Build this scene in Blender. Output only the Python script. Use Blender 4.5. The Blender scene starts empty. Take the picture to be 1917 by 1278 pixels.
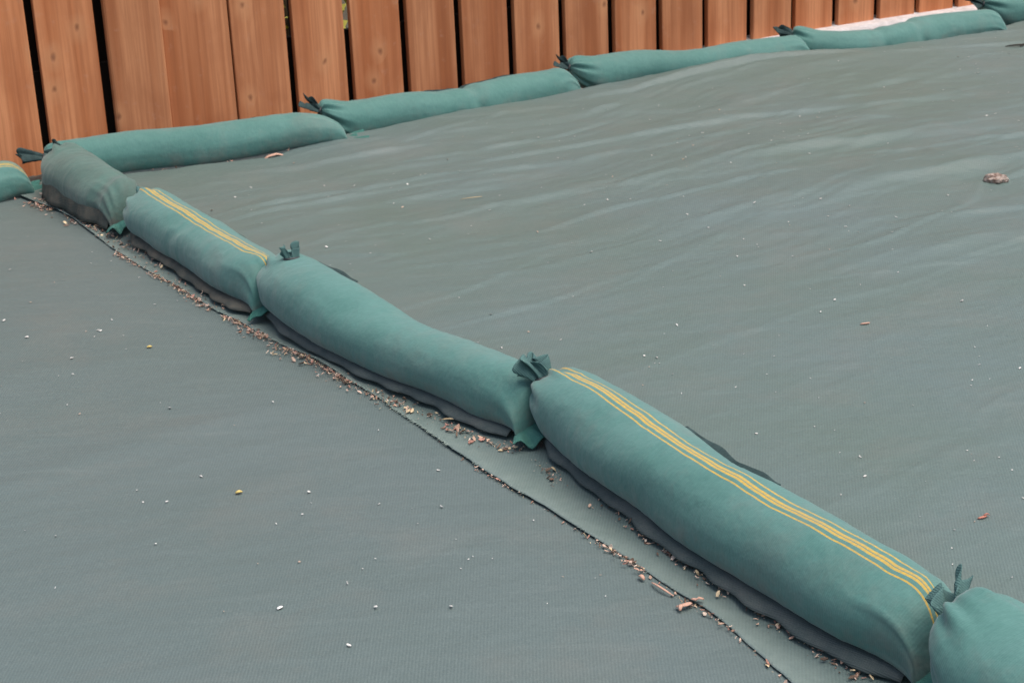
import bpy, bmesh, math, random
import numpy as np
from mathutils import Matrix, Vector

S = bpy.context.scene
COL = S.collection
R_ = math.radians

# ------------------------------------------------------------------ camera
PITCH, ROLL, CAM_H = R_(20.2), R_(2.5), 1.30
fw = Vector((0, math.cos(PITCH), -math.sin(PITCH)))
r0 = Vector((1, 0, 0)); u0 = Vector((0, math.sin(PITCH), math.cos(PITCH)))
rt = r0 * math.cos(ROLL) - u0 * math.sin(ROLL)
up = r0 * math.sin(ROLL) + u0 * math.cos(ROLL)
cd = bpy.data.cameras.new('camera'); cam = bpy.data.objects.new('camera', cd); COL.objects.link(cam)
cam.matrix_world = Matrix(((rt.x, up.x, -fw.x, 0), (rt.y, up.y, -fw.y, 0), (rt.z, up.z, -fw.z, CAM_H), (0, 0, 0, 1)))
cd.sensor_width = 36; cd.lens = 61.4; cd.clip_start = .05; cd.clip_end = 2000
cd.dof.use_dof = True; cd.dof.focus_distance = 2.9; cd.dof.aperture_fstop = 15
S.camera = cam

# ------------------------------------------------------------------ sky, sun, exposure
SUN_EL, SUN_AZ = 70, 105          # azimuth measured clockwise from +Y
w = bpy.data.worlds.new('World'); S.world = w; w.use_nodes = True
nt = w.node_tree; nt.nodes.clear()
sky = nt.nodes.new('ShaderNodeTexSky'); sky.sky_type = 'NISHITA'; sky.sun_disc = False
sky.sun_elevation = R_(SUN_EL); sky.sun_rotation = R_(SUN_AZ); sky.air_density = 1.0; sky.dust_density = 5.0; sky.ozone_density = 1.0
hs = nt.nodes.new('ShaderNodeHueSaturation'); hs.inputs['Saturation'].default_value = .9
bg = nt.nodes.new('ShaderNodeBackground'); bg.inputs['Strength'].default_value = .12
wo = nt.nodes.new('ShaderNodeOutputWorld')
nt.links.new(sky.outputs[0], hs.inputs['Color']); nt.links.new(hs.outputs[0], bg.inputs[0]); nt.links.new(bg.outputs[0], wo.inputs[0])
sl = bpy.data.lights.new('sun', 'SUN'); sl.energy = 1.4; sl.angle = R_(60); sl.color = (1, .97, .93)
so = bpy.data.objects.new('sun', sl); COL.objects.link(so)
sd = Vector((math.sin(R_(SUN_AZ)) * math.cos(R_(SUN_EL)), math.cos(R_(SUN_AZ)) * math.cos(R_(SUN_EL)), math.sin(R_(SUN_EL))))
so.rotation_euler = sd.to_track_quat('Z', 'Y').to_euler(); so.location = (3, 0, 6)
S.view_settings.view_transform = 'Standard'; S.view_settings.look = 'None'
S.view_settings.gamma = 1; S.view_settings.use_curve_mapping = False
S.view_settings.exposure = 0.82

# ------------------------------------------------------------------ helpers
rng = np.random.default_rng(7)
TH = R_(29)
EX, EY = math.cos(TH), math.sin(TH)
def ED(E, D): return (EX * E - EY * D, EY * E + EX * D)            # along fence, away from camera -> world
def DE(x, y): return EX * x + EY * y, -EY * x + EX * y

def tag(o, label=None, cat=None, group=None, kind=None):
    if label: o['label'] = label
    if cat: o['category'] = cat
    if group: o['group'] = group
    if kind: o['kind'] = kind
    return o
def empty(name, loc):
    o = bpy.data.objects.new(name, None); COL.objects.link(o); o.location = loc; o.empty_display_size = .05
    return o
def mesh(name, v, f, mat, parent=None, smooth=True, uv=None, attrs=None, cols=None):
    me = bpy.data.meshes.new(name)
    v = np.asarray(v, dtype=np.float64)
    if parent is not None: v = v - np.array(parent.location)
    me.from_pydata(v.tolist(), [], f.tolist() if isinstance(f, np.ndarray) else f)
    if smooth: me.polygons.foreach_set('use_smooth', [True] * len(me.polygons))
    if uv is not None:
        l = me.uv_layers.new(name='UVMap'); li = np.empty(len(me.loops), dtype=np.int32)
        me.loops.foreach_get('vertex_index', li); l.data.foreach_set('uv', np.asarray(uv, dtype=np.float32)[li].ravel())
    if attrs:
        for k, a in attrs.items():
            at = me.attributes.new(k, 'FLOAT', 'POINT'); at.data.foreach_set('value', np.asarray(a, dtype=np.float32))
    if cols is not None:
        at = me.color_attributes.new('Col', 'FLOAT_COLOR', 'POINT'); c = np.ones((len(v), 4), dtype=np.float32); c[:, :3] = cols
        at.data.foreach_set('color', c.ravel())
    me.materials.append(mat); me.update()
    o = bpy.data.objects.new(name, me); COL.objects.link(o)
    if parent is not None: o.parent = parent
    return o
def grid_faces(nr, nc, wrap=False):
    i, j = np.meshgrid(np.arange(nr - 1), np.arange(nc if wrap else nc - 1), indexing='ij')
    j2 = (j + 1) % nc
    return np.stack([i * nc + j, i * nc + j2, (i + 1) * nc + j2, (i + 1) * nc + j], -1).reshape(-1, 4)
LAT = rng.random((256, 256))
def vnoise(x, y):
    x = np.asarray(x, float); y = np.asarray(y, float)
    xi = np.floor(x).astype(int); yi = np.floor(y).astype(int); fx = x - xi; fy = y - yi
    fx = fx**3 * (fx * (fx * 6 - 15) + 10); fy = fy**3 * (fy * (fy * 6 - 15) + 10)
    g = lambda a, b: LAT[a & 255, b & 255]
    return (g(xi, yi) * (1 - fx) + g(xi + 1, yi) * fx) * (1 - fy) + (g(xi, yi + 1) * (1 - fx) + g(xi + 1, yi + 1) * fx) * fy
def ridge(x, y, p=2.0): return (1 - np.abs(2 * vnoise(x, y) - 1))**p
def sstep(a, b, x):
    t = np.clip((np.asarray(x, float) - a) / (b - a), 0, 1); return t * t * (3 - 2 * t)

# ------------------------------------------------------------------ materials
class M:
    def __init__(s, name):
        s.m = bpy.data.materials.new(name); s.m.use_nodes = True; s.t = s.m.node_tree
        s.b = s.t.nodes['Principled BSDF']
    def n(s, typ, **kw):
        nd = s.t.nodes.new('ShaderNode' + typ)
        for k, v in kw.items():
            if k.startswith('i_'):
                key = k[2:]; key = int(key) if key.isdigit() else key.replace('_', ' ')
                nd.inputs[key].default_value = v
            else: setattr(nd, k, v)
        return nd
    def l(s, a, b): s.t.links.new(a, b); return b
    def math(s, op, a, b=None, c=None):
        nd = s.n('Math', operation=op)
        for i, q in enumerate((a, b, c)):
            if q is None: continue
            if isinstance(q, (int, float)): nd.inputs[i].default_value = q
            else: s.l(q, nd.inputs[i])
        return nd.outputs[0]
    def mix(s, fac, a, b, blend='MIX'):
        nd = s.n('Mix', data_type='RGBA', blend_type=blend)
        for sock, q in ((nd.inputs[0], fac), (nd.inputs[6], a), (nd.inputs[7], b)):
            if isinstance(q, (int, float)): sock.default_value = q
            elif isinstance(q, tuple): sock.default_value = (*q, 1)
            else: s.l(q, sock)
        return nd.outputs[2]
    def ramp(s, f, stops):
        nd = s.n('ValToRGB'); cr = nd.color_ramp
        while len(cr.elements) < len(stops): cr.elements.new(.5)
        for e, (p, c) in zip(cr.elements, stops): e.position = p; e.color = (*c, 1) if isinstance(c, tuple) else (c, c, c, 1)
        s.l(f, nd.inputs[0]); return nd.outputs[0]
    def coords(s, kind='Object', scale=(1, 1, 1), rot=(0, 0, 0), loc=None):
        tc = s.n('TexCoord'); mp = s.n('Mapping'); s.l(tc.outputs[kind], mp.inputs[0])
        mp.inputs['Scale'].default_value = scale; mp.inputs['Rotation'].default_value = rot
        return mp.outputs[0]
    def noise(s, vec, scale, detail=3, rough=.55, dist=0):
        nd = s.n('TexNoise'); nd.inputs['Scale'].default_value = scale; nd.inputs['Detail'].default_value = detail
        nd.inputs['Roughness'].default_value = rough; nd.inputs['Distortion'].default_value = dist
        s.l(vec, nd.inputs['Vector']); return nd.outputs['Fac']
    def bump(s, h, strength, dist, prev=None):
        nd = s.n('Bump'); nd.inputs['Strength'].default_value = strength; nd.inputs['Distance'].default_value = dist
        s.l(h, nd.inputs['Height'])
        if prev is not None: s.l(prev, nd.inputs['Normal'])
        return nd.outputs[0]
    def done(s, col=None, rough=.6, normal=None, spec=.5, sheen=0):
        if col is not None:
            if isinstance(col, tuple): s.b.inputs['Base Color'].default_value = (*col, 1)
            else: s.l(col, s.b.inputs['Base Color'])
        if isinstance(rough, (int, float)): s.b.inputs['Roughness'].default_value = rough
        else: s.l(rough, s.b.inputs['Roughness'])
        s.b.inputs['Specular IOR Level'].default_value = spec
        if sheen: s.b.inputs['Sheen Weight'].default_value = sheen; s.b.inputs['Sheen Roughness'].default_value = .5
        if normal is not None: s.l(normal, s.b.inputs['Normal'])
        return s.m

def cover_material(name, rot, c1, c2, wrinkle):
    m = M(name)
    co = m.coords('Object'); cs = m.coords('Object', rot=(0, 0, rot))
    big = m.noise(co, 1.3, 4, .6); mid = m.noise(co, 3.6, 6, .68)
    col = m.mix(m.ramp(big, [(.35, 0.0), (.65, 1.0)]), c1, c2)
    # drifted dust, thin streaks along the cloth
    st = m.noise(m.coords('Object', scale=(3, 26, 1), rot=(0, 0, R_(-24))), 1, 4, .6)
    col = m.mix(m.math('MULTIPLY', m.ramp(st, [(.55, 0.), (.8, 1.)]), .10), col, (.24, .27, .25))
    col = m.mix(m.math('MULTIPLY', m.ramp(mid, [(.5, 0.), (.72, 1.)]), .32), col, (.14, .138, .118))
    # woven threads
    wv = m.n('TexWave', wave_type='BANDS', bands_direction='X', wave_profile='SIN')
    wv.inputs['Scale'].default_value = 62; wv.inputs['Distortion'].default_value = .25; wv.inputs['Detail'].default_value = 1; wv.inputs['Detail Scale'].default_value = .6
    m.l(cs, wv.inputs['Vector'])
    col = m.mix(m.math('MULTIPLY', wv.outputs['Fac'], .26), col, (.035, .055, .05))
    fine = m.noise(co, 420, 2, .5)
    col = m.mix(m.math('MULTIPLY', m.ramp(fine, [(.45, 0.), (.7, 1.)]), .16), col, (.22, .27, .25))
    # paler free edge: light on its upturned fold painted in, with worn threads
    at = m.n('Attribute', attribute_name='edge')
    lit_edge = m.math('MULTIPLY', at.outputs['Fac'], m.ramp(m.noise(co, 30, 4, .7), [(.3, .35), (.7, 1.)]))
    col = m.mix(m.math("MULTIPLY", lit_edge, .65), col, (.185, .23, .205))
    nb = m.bump(m.noise(m.coords('Object', scale=(1, 2.2, 1), rot=(0, 0, R_(-27))), 7, 4, .6), .30, .02)
    if wrinkle:
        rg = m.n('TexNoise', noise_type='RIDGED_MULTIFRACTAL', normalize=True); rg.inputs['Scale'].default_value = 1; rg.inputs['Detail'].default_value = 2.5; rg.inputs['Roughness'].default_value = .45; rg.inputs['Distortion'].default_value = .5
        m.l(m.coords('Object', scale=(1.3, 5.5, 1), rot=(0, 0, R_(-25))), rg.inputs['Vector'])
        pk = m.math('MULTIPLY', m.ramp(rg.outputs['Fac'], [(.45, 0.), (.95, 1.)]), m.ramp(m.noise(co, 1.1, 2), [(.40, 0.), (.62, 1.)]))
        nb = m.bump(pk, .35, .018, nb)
        col = m.mix(m.math('MULTIPLY', m.math('POWER', pk, 2.5), .22), col, (.22, .26, .245))  # ridge peaks paler: sheen of the creases painted in, with crease wear
    nb = m.bump(wv.outputs['Fac'], .20, .0010, nb)
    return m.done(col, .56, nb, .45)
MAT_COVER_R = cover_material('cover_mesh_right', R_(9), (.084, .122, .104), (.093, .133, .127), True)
MAT_COVER_L = cover_material('cover_mesh_left', R_(1), (.084, .115, .108), (.092, .122, .118), False)

def bag_material(name, base, base2, stripe, dirt=(.145, .15, .128), dirt_amt=.36):
    m = M(name)
    co = m.coords('Object')
    big = m.noise(co, 9, 4, .6); fine = m.noise(m.coords('UV', scale=(220, 60, 1)), 1, 4, .65)
    col = m.mix(m.ramp(big, [(.3, 0.), (.7, 1.)]), base, base2)
    col = m.mix(m.math('MULTIPLY', m.ramp(fine, [(.4, 0.), (.75, 1.)]), .20), col, tuple(min(1, c * 1.6 + .02) for c in base2))
    uvn = m.n('UVMap', uv_map='UVMap'); sp = m.n('SeparateXYZ'); m.l(uvn.outputs[0], sp.inputs[0])
    if stripe:
        wob = m.n('TexNoise'); wob.inputs['Scale'].default_value = 9; wob.inputs['Detail'].default_value = 2; m.l(uvn.outputs[0], wob.inputs['Vector'])
        d = m.math('ADD', sp.outputs[1], m.math('MULTIPLY', m.math('SUBTRACT', wob.outputs['Fac'], .5), .009))
        a = m.math('ABSOLUTE', d)
        core = m.math('MULTIPLY', m.math('LESS_THAN', a, .0050), m.math('GREATER_THAN', a, .0007))
        thin = m.math('LESS_THAN', m.math('ABSOLUTE', m.math('SUBTRACT', a, .0132)), .0015)
        f = m.math('MULTIPLY', m.math('MAXIMUM', core, thin), m.ramp(fine, [(.3, .55), (.62, 1.)]))
        col = m.mix(f, col, (.47, .29, .03))
    dn = m.noise(co, 22, 5, .7)
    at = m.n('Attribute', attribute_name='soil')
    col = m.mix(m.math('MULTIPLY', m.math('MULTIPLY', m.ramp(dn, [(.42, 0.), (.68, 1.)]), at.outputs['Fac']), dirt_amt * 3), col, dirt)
    col = m.mix(m.math('MULTIPLY', m.ramp(m.noise(co, 5.5, 6, .7), [(.5, 0.), (.72, 1.)]), dirt_amt), col, dirt)
    wv = m.n('TexWave', wave_type='BANDS', bands_direction='X'); wv.inputs['Scale'].default_value = 90; m.l(uvn.outputs[0], wv.inputs['Vector'])
    nb = m.bump(m.noise(co, 45, 3, .55), .32, .006)
    nb = m.bump(wv.outputs['Fac'], .2, .0006, nb)
    cr = m.n('TexNoise', noise_type='RIDGED_MULTIFRACTAL', normalize=True); cr.inputs['Scale'].default_value = 1; cr.inputs['Detail'].default_value = 2; m.l(m.coords('UV', scale=(26, 9, 1)), cr.inputs['Vector'])
    nb = m.bump(m.math('MULTIPLY', cr.outputs['Fac'], m.ramp(m.noise(co, 7, 2), [(.45, 0.), (.65, 1.)])), .30, .006, nb)
    return m.done(col, .72, nb, .3, .2)
TEAL, TEAL2 = (.050, .148, .126), (.070, .172, .150)
MAT_BAG = bag_material('bag_cloth', TEAL, TEAL2, False)
MAT_BAG_S = bag_material('bag_cloth_striped', TEAL, TEAL2, True)
MAT_BAG_D = bag_material('bag_cloth_soiled', (.054, .098, .080), (.056, .130, .106), False, (.085, .074, .064), .42)
def hem_material(name, c, dirt):
    m = M(name); co = m.coords('Object')
    col = m.mix(m.ramp(m.noise(co, 18, 5, .7), [(.4, 0.), (.65, 1.)]), c, dirt)
    wv = m.n('TexWave', wave_type='BANDS', bands_direction='DIAGONAL'); wv.inputs['Scale'].default_value = 110; m.l(co, wv.inputs['Vector'])
    return m.done(col, .85, m.bump(wv.outputs['Fac'], .5, .001), .2)
MAT_HEM = hem_material('hem_cloth', (.060, .078, .076), (.088, .100, .094))
MAT_HEM_D = hem_material('hem_cloth_soiled', (.060, .068, .060), (.12, .108, .086))
MAT_TUFT_D = hem_material('tuft_cloth_dark', (.016, .032, .032), (.04, .07, .068))  # near-black tuft cloth: shade on the fence-row necks put into the colour
MAT_FLAP = hem_material('flap_cloth', (.035, .125, .102), (.055, .15, .125))
MAT_TUFT = hem_material('tuft_cloth', (.055, .112, .108), (.085, .165, .152))
m = M('tie_wire'); MAT_TIE = m.done((.02, .02, .022), .45, None, .5)

m = M('stained_pine')
oi = m.n('ObjectInfo'); tc = m.n('TexCoord')
off = m.n('VectorMath', operation='ADD'); m.l(tc.outputs['Object'], off.inputs[0])
cmb = m.n('CombineXYZ'); m.l(m.math('MULTIPLY', oi.outputs['Random'], 37.0), cmb.inputs[0]); m.l(m.math('MULTIPLY', oi.outputs['Random'], 91.0), cmb.inputs[2])
m.l(cmb.outputs[0], off.inputs[1])
def mp(scale):
    q = m.n('Mapping'); q.inputs['Scale'].default_value = scale; m.l(off.outputs[0], q.inputs[0]); return q.outputs[0]
band = m.noise(mp((13, 1, .7)), 1, 2, .5)
grain = m.noise(mp((90, 60, 2.2)), 1, 5, .65, .4)
vor = m.n('TexVoronoi', feature='F1'); vor.inputs['Scale'].default_value = 1; vor.inputs['Randomness'].default_value = 1.0
vor.voronoi_dimensions = '2D'
sx_ = m.n('SeparateXYZ'); m.l(mp((9.5, 2, 6.5)), sx_.inputs[0]); cx_ = m.n('CombineXYZ'); m.l(sx_.outputs[0], cx_.inputs[0]); m.l(sx_.outputs[2], cx_.inputs[1])
kv = m.n('VectorMath', operation='ADD'); m.l(cx_.outputs[0], kv.inputs[0])
kn = m.n('TexNoise'); kn.inputs['Scale'].default_value = 2.5; m.l(mp((9.5, 2, 6.5)), kn.inputs['Vector'])
ks = m.n('VectorMath', operation='SCALE'); ks.inputs['Scale'].default_value = .22; m.l(kn.outputs['Color'], ks.inputs[0]); m.l(ks.outputs[0], kv.inputs[1])
m.l(kv.outputs[0], vor.inputs['Vector'])
sepc = m.n('SeparateColor'); m.l(vor.outputs['Color'], sepc.inputs[0])
pick = m.math('GREATER_THAN', sepc.outputs[0], .70)
knot = m.math('MULTIPLY', m.ramp(vor.outputs['Distance'], [(.02, 1.), (.06, .5), (.10, 0.)]), pick)
halo = m.math('MULTIPLY', m.ramp(vor.outputs['Distance'], [(.10, 1.), (.36, 0.)]), pick)
col = m.mix(m.ramp(band, [(.38, 0.), (.62, 1.)]), (.37, .12, .042), (.54, .225, .10))
col = m.mix(m.math('MULTIPLY', m.ramp(grain, [(.40, 0.), (.66, 1.)]), .5), col, (.24, .075, .026))
col = m.mix(m.math('MULTIPLY', m.ramp(m.noise(mp((7, 1, 4)), 1, 3, .6, .6), [(.5, 0.), (.7, 1.)]), .38), col, (.30, .095, .036))
hv = m.n('HueSaturation'); hv.inputs['Saturation'].default_value = 1.0; m.l(col, hv.inputs['Color']); m.l(m.math('MULTIPLY_ADD', oi.outputs['Random'], .38, .98), hv.inputs['Value'])
col = m.mix(m.math('MULTIPLY', halo, .5), hv.outputs[0], (.58, .27, .125))
col = m.mix(m.math('MULTIPLY', knot, .7), col, (.17, .055, .024))
col = m.mix(m.math('MULTIPLY', m.ramp(m.noise(mp((30, 30, 30)), 1, 5, .7), [(.6, 0.), (.8, 1.)]), .25), col, (.52, .33, .24))
nb = m.bump(m.math('SUBTRACT', grain, m.math('MULTIPLY', knot, .6)), .35, .002)
MAT_WOOD = m.done(col, .62, nb, .35)
m = M('gap_shade_timber'); MAT_DARK = m.done(m.mix(m.noise(m.coords('Object', scale=(20, 20, 2)), 1), (.012, .009, .008), (.025, .018, .014)), .9, None, .1)  # near-black back boards: shade inside the fence gaps put into the colour
m = M('concrete')
co = m.coords('Object')
col = m.mix(m.ramp(m.noise(co, 40, 6, .75), [(.35, 0.), (.65, 1.)]), (.46, .42, .40), (.62, .58, .56))
col = m.mix(m.math('MULTIPLY', m.ramp(m.noise(co, 6, 4, .7), [(.5, 0.), (.7, 1.)]), .4), col, (.38, .33, .30))
MAT_CONC = m.done(col, .9, m.bump(m.noise(co, 120, 5, .7), .6, .004), .2)
m = M('ground_soil'); co = m.coords('Object')
MAT_SOIL = m.done(m.mix(m.noise(co, 3, 6, .7), (.05, .04, .03), (.09, .08, .05)), .95, m.bump(m.noise(co, 20, 5), .5, .03), .1)
m = M('litter'); vc = m.n('Attribute', attribute_name='Col'); MAT_LIT = m.done(vc.outputs['Color'], .85, None, .2)
m = M('hedge_leaf'); MAT_LEAF = m.done(m.mix(m.noise(m.coords('Object'), 8), (.40, .42, .05), (.60, .52, .10)), .6, None, .3)
m = M('hedge_stem'); MAT_STEM = m.done((.07, .05, .03), .9)
m = M('clod'); co = m.coords('Object')
MAT_CLOD = m.done(m.mix(m.ramp(m.noise(co, 90, 5, .7), [(.4, 0.), (.62, 1.)]), (.17, .11, .085), (.42, .35, .30)), .95, m.bump(m.noise(co, 120, 4, .7), .8, .006), .1)
def plain(name, c, rough=.8):
    q = M(name); n_ = q.noise(q.coords('Object'), 150, 4, .6)
    return q.done(q.mix(n_, tuple(x * .7 for x in c), tuple(min(1, x * 1.25) for x in c)), rough, None, .25)

# ------------------------------------------------------------------ ground
g = mesh('ground', [(-600, -600, -.09), (600, -600, -.09), (600, 600, -.09), (-600, 600, -.09)], [(0, 1, 2, 3)], MAT_SOIL, smooth=False)
tag(g, kind='structure')

# ------------------------------------------------------------------ covers (height fields)
T = np.array((.538, -.843)); NN = np.array((.843, .538)); A0 = np.array((-1.42, 4.937))
EDGE = np.array([(-1.42, 4.937), (-1.347, 4.844), (-1.266, 4.758), (-1.19, 4.648), (-1.114, 4.508), (-1.006, 4.322), (-0.909, 4.167), (-0.832, 4.062), (-0.749, 3.924), (-0.673, 3.805), (-0.619, 3.739), (-0.571, 3.672), (-0.508, 3.58), (-0.432, 3.481), (-0.354, 3.359), (-0.265, 3.225), (-0.23, 3.156), (-0.178, 3.07), (-0.124, 2.97), (-0.074, 2.885), (-0.009, 2.775), (0.041, 2.705), (0.088, 2.624), (0.145, 2.534), (0.188, 2.47), (0.231, 2.393), (0.272, 2.326), (0.301, 2.269), (0.327, 2.203), (0.378, 2.085), (.62, 1.55), (1.1, .6)])
es = (EDGE - A0) @ T; ev = (EDGE - A0) @ NN
def edge_v(s): return np.interp(s, es, ev) + .004 * (vnoise(np.asarray(s) * 6, 3.3) - .5) + .0025 * (vnoise(np.asarray(s) * 40, 8.3) - .5)
def sv(x, y):
    return (x - A0[0]) * T[0] + (y - A0[1]) * T[1], (x - A0[0]) * NN[0] + (y - A0[1]) * NN[1]
CR_E = [1.2, 1.5, 1.9, 2.1, 2.3, 2.47, 2.64, 2.85, 3.05, 3.2, 3.47, 3.67, 3.88, 4.07, 4.3, 4.5, 4.7, 5.0, 6.5]
CR_D = [5.0, 4.97, 4.86, 4.90, 4.92, 4.90, 4.92, 4.93, 4.94, 5.0, 4.94, 4.90, 4.88, 4.82, 4.80, 4.80, 4.78, 4.88, 4.9]
CR_Z = [.004, .002, .000, .024, .022, .036, .034, .030, .036, .026, .040, .048, .050, .046, .040, .036, .04, .03, .03]
FOLDS = [  # polylines of folded cloth: points, height, soft width (far side), steep width (near side)
    ([(.28, 5.70), (.55, 5.90), (.95, 6.12), (1.30, 6.20)], .020, .10, .009),
    ([(-.18, 4.95), (.25, 5.15), (.75, 5.42), (1.5, 5.60)], .012, .12, .012),
    ([(.55, 4.35), (1.0, 4.62), (1.6, 4.80), (2.4, 4.9)], .016, .16, .06),
    ([(.75, 3.86), (1.15, 4.05), (1.7, 4.15)], .013, .12, .05),
    ([(.30, 4.62), (.75, 4.95), (1.4, 5.15), (2.2, 5.2)], .014, .13, .05),
]
def fold_height(x, y):
    h = np.zeros_like(x)
    for pts, hh, wf_, wn in FOLDS:
        best = np.full_like(x, 9.0); side = np.zeros_like(x); frac = np.zeros_like(x)
        pts = np.array(pts); n = len(pts) - 1
        for i in range(n):
            a, b = pts[i], pts[i + 1]; ab = b - a; L2 = ab @ ab
            t = np.clip(((x - a[0]) * ab[0] + (y - a[1]) * ab[1]) / L2, 0, 1)
            dx = x - a[0] - t * ab[0]; dy = y - a[1] - t * ab[1]; d = np.hypot(dx, dy)
            c = ab[0] * dy - ab[1] * dx
            k = d < best; best = np.where(k, d, best); side = np.where(k, c, side); frac = np.where(k, (i + t) / n, frac)
        wdt = np.where(side > 0, wf_, wn) * (.7 + .6 * vnoise(x * 5, y * 5))
        h += hh * np.exp(-(best / wdt)**2) * np.sin(np.pi * np.clip(frac * .96 + .02, 0, 1))**.7
    return h
CREASES = []
rc = np.random.default_rng(77)
for _ in range(270):
    E, D = rc.uniform(1.3, 5.2), rc.uniform(1.9, 4.85)
    wgt = float(sstep(2.4, 4.2, D + .45 * (E - 2.4)))
    if rc.random() > .25 + .75 * wgt: continue
    CREASES.append((E, D, rc.normal(-.03, .16), rc.uniform(.2, .7) * (1 if rc.random() < .6 else 1.9), rc.normal(0, .25), rc.uniform(.0025, .008) * (.45 + .55 * wgt), rc.uniform(.009, .030), .35 if rc.random() < .4 else 1.5))
def crease_height(x, y):
    E, D = DE(x, y); h = np.zeros_like(E)
    for e, d, a, ln, cv, hh, wd, stp in CREASES:
        k = (np.abs(E - e) < ln * .62) & (np.abs(D - d) < ln * .5 + .1)
        if not k.any(): continue
        p = (E[k] - e) * math.cos(a) + (D[k] - d) * math.sin(a); q = -(E[k] - e) * math.sin(a) + (D[k] - d) * math.cos(a)
        q = q - cv * p * p / ln - .01 * np.sin(p * 14 + e * 9)
        env = np.clip(1 - (2 * p / ln)**2, 0, 1)**.8
        h[k] += hh * env * np.where(q < 0, np.clip(1 + q / (wd * stp), 0, 1)**1.2, np.exp(-q / (wd * 2.2)))
    return h
def h_right(x, y):
    x = np.asarray(x, float); y = np.asarray(y, float)
    E, D = DE(x, y); s, v = sv(x, y); d = v - edge_v(s)
    E2 = E + .25 * (vnoise(x * 1.3, y * 1.3) - .5); D2 = D + .35 * (vnoise(x * .9 + 5, y * .9) - .5) + .06 * (vnoise(x * 4, y * 4) - .5)
    rise = sstep(.12, .5, d)
    far = rise * (.22 + .78 * sstep(2.6, 4.2, D + .35 * (E - 2.2)))
    h = far * (0.006 * ridge(E2 * .8, D2 * 3.0, 1.5) + .0045 * ridge(E2 * 1.5 + 9, D2 * 7.5 + 4, 2) + .0028 * ridge(E2 * 4 + 2, D2 * 21, 2.2))
    h += rise * .0012 * ridge(E2 * 7 + 3, D2 * 30 + 7, 3)
    h += rise * .010 * vnoise(x * 1.6 + 3, y * 1.6)
    h += (fold_height(x, y) + crease_height(x, y)) * rise
    cz = np.interp(E, CR_E, CR_Z); cdd = np.interp(E, CR_E, CR_D); q = D - cdd
    h = np.where(q < 0, h, h * np.exp(-(q / .05)**2))
    h += cz * np.where(q < 0, np.exp(-(q / .30)**2), np.exp(-(q / .055)**2) * 1.0) + np.where(q > 0, -.045 * sstep(0, .12, q), 0) * sstep(.2, .5, d)
    # free edge curls up off the lower sheet, unevenly
    lift = .001 + .006 * ridge(s * 2.1 + 1.7, 4.4, 1.5) * sstep(.2, .7, vnoise(s * 1.1, 9.1) + .25)
    h += lift * np.exp(-(d / .035)**2) + .003 * np.exp(-(d / .03)**2) * (vnoise(s * 9, 5.5) - .5)
    return .0026 + .0085 * sstep(0, .16, d) + h
def h_left(x, y):
    x = np.asarray(x, float); y = np.asarray(y, float)
    E, D = DE(x, y); s, v = sv(x, y); d = edge_v(s) - v
    k = sstep(-.02, .35, d)
    D2 = D + .3 * (vnoise(x * 1.1 + 2, y * 1.1) - .5); E2 = E + .2 * (vnoise(x * 1.4, y * 1.4 + 7) - .5)
    h = k * (.010 * ridge(E2 * .9 + 4, D2 * 2.6 + 1, 1.4) + .0042 * ridge(E2 * 1.6 + 1, D2 * 8, 2.2) * (.5 + .5 * sstep(3, 4.5, D)) + .008 * vnoise(x * 1.5, y * 1.5 + 11))
    h += -.03 * sstep(4.98, 5.1, D)
    return h
def build_cover(name, s_arr, v_fn, hfun, mat, dmax, edge_fn):
    s = s_arr; nv = v_fn(s[:1]).shape[1]
    V = v_fn(s); Sg = np.repeat(s[:, None], nv, 1)
    X = A0[0] + Sg * T[0] + V * NN[0]; Y = A0[1] + Sg * T[1] + V * NN[1]
    Z = hfun(X, Y)
    f = grid_faces(len(s), nv)
    _, D = DE(X, Y); ok = (D.ravel()[f] < dmax).all(1)
    f = f[ok]; used = np.unique(f); rm = np.full(X.size, -1); rm[used] = np.arange(len(used))
    P = np.stack([X, Y, Z], -1).reshape(-1, 3)[used]
    o = mesh(name, P, rm[f][:, ::-1], mat, attrs={'edge': edge_fn(Sg, V).ravel()[used]})
    return o
sA = np.concatenate([np.arange(-.22, 3.9, .0085), np.arange(3.9, 5.0, .03)])
vv = np.concatenate([np.arange(0, .12, .006), np.arange(.12, 3.9, .0085), np.arange(3.9, 6.0, .05)])
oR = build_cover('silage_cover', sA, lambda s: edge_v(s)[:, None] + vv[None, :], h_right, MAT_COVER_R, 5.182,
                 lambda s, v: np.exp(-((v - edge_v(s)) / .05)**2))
tag(oR, 'wrinkled grey-green mesh cover on the right, its frayed edge lapping over the flatter sheet', 'cover')
vl = np.concatenate([np.arange(-4.0, -2.2, .06), np.arange(-2.2, .25, .013)])
oL = build_cover('silage_cover', np.concatenate([np.arange(-1.2, 3.9, .014), np.arange(3.9, 5.0, .04)]), lambda s: edge_v(s)[:, None] + vl[None, :], h_left, MAT_COVER_L, 5.18,
                 lambda s, v: v * 0)
tag(oL, 'smoother grey mesh cover sheet at lower left, tucked beneath the other sheet', 'cover')
for o in (oR, oL):
    md = o.modifiers.new('thickness', 'SOLIDIFY'); md.thickness = .0012; md.offset = -1

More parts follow.
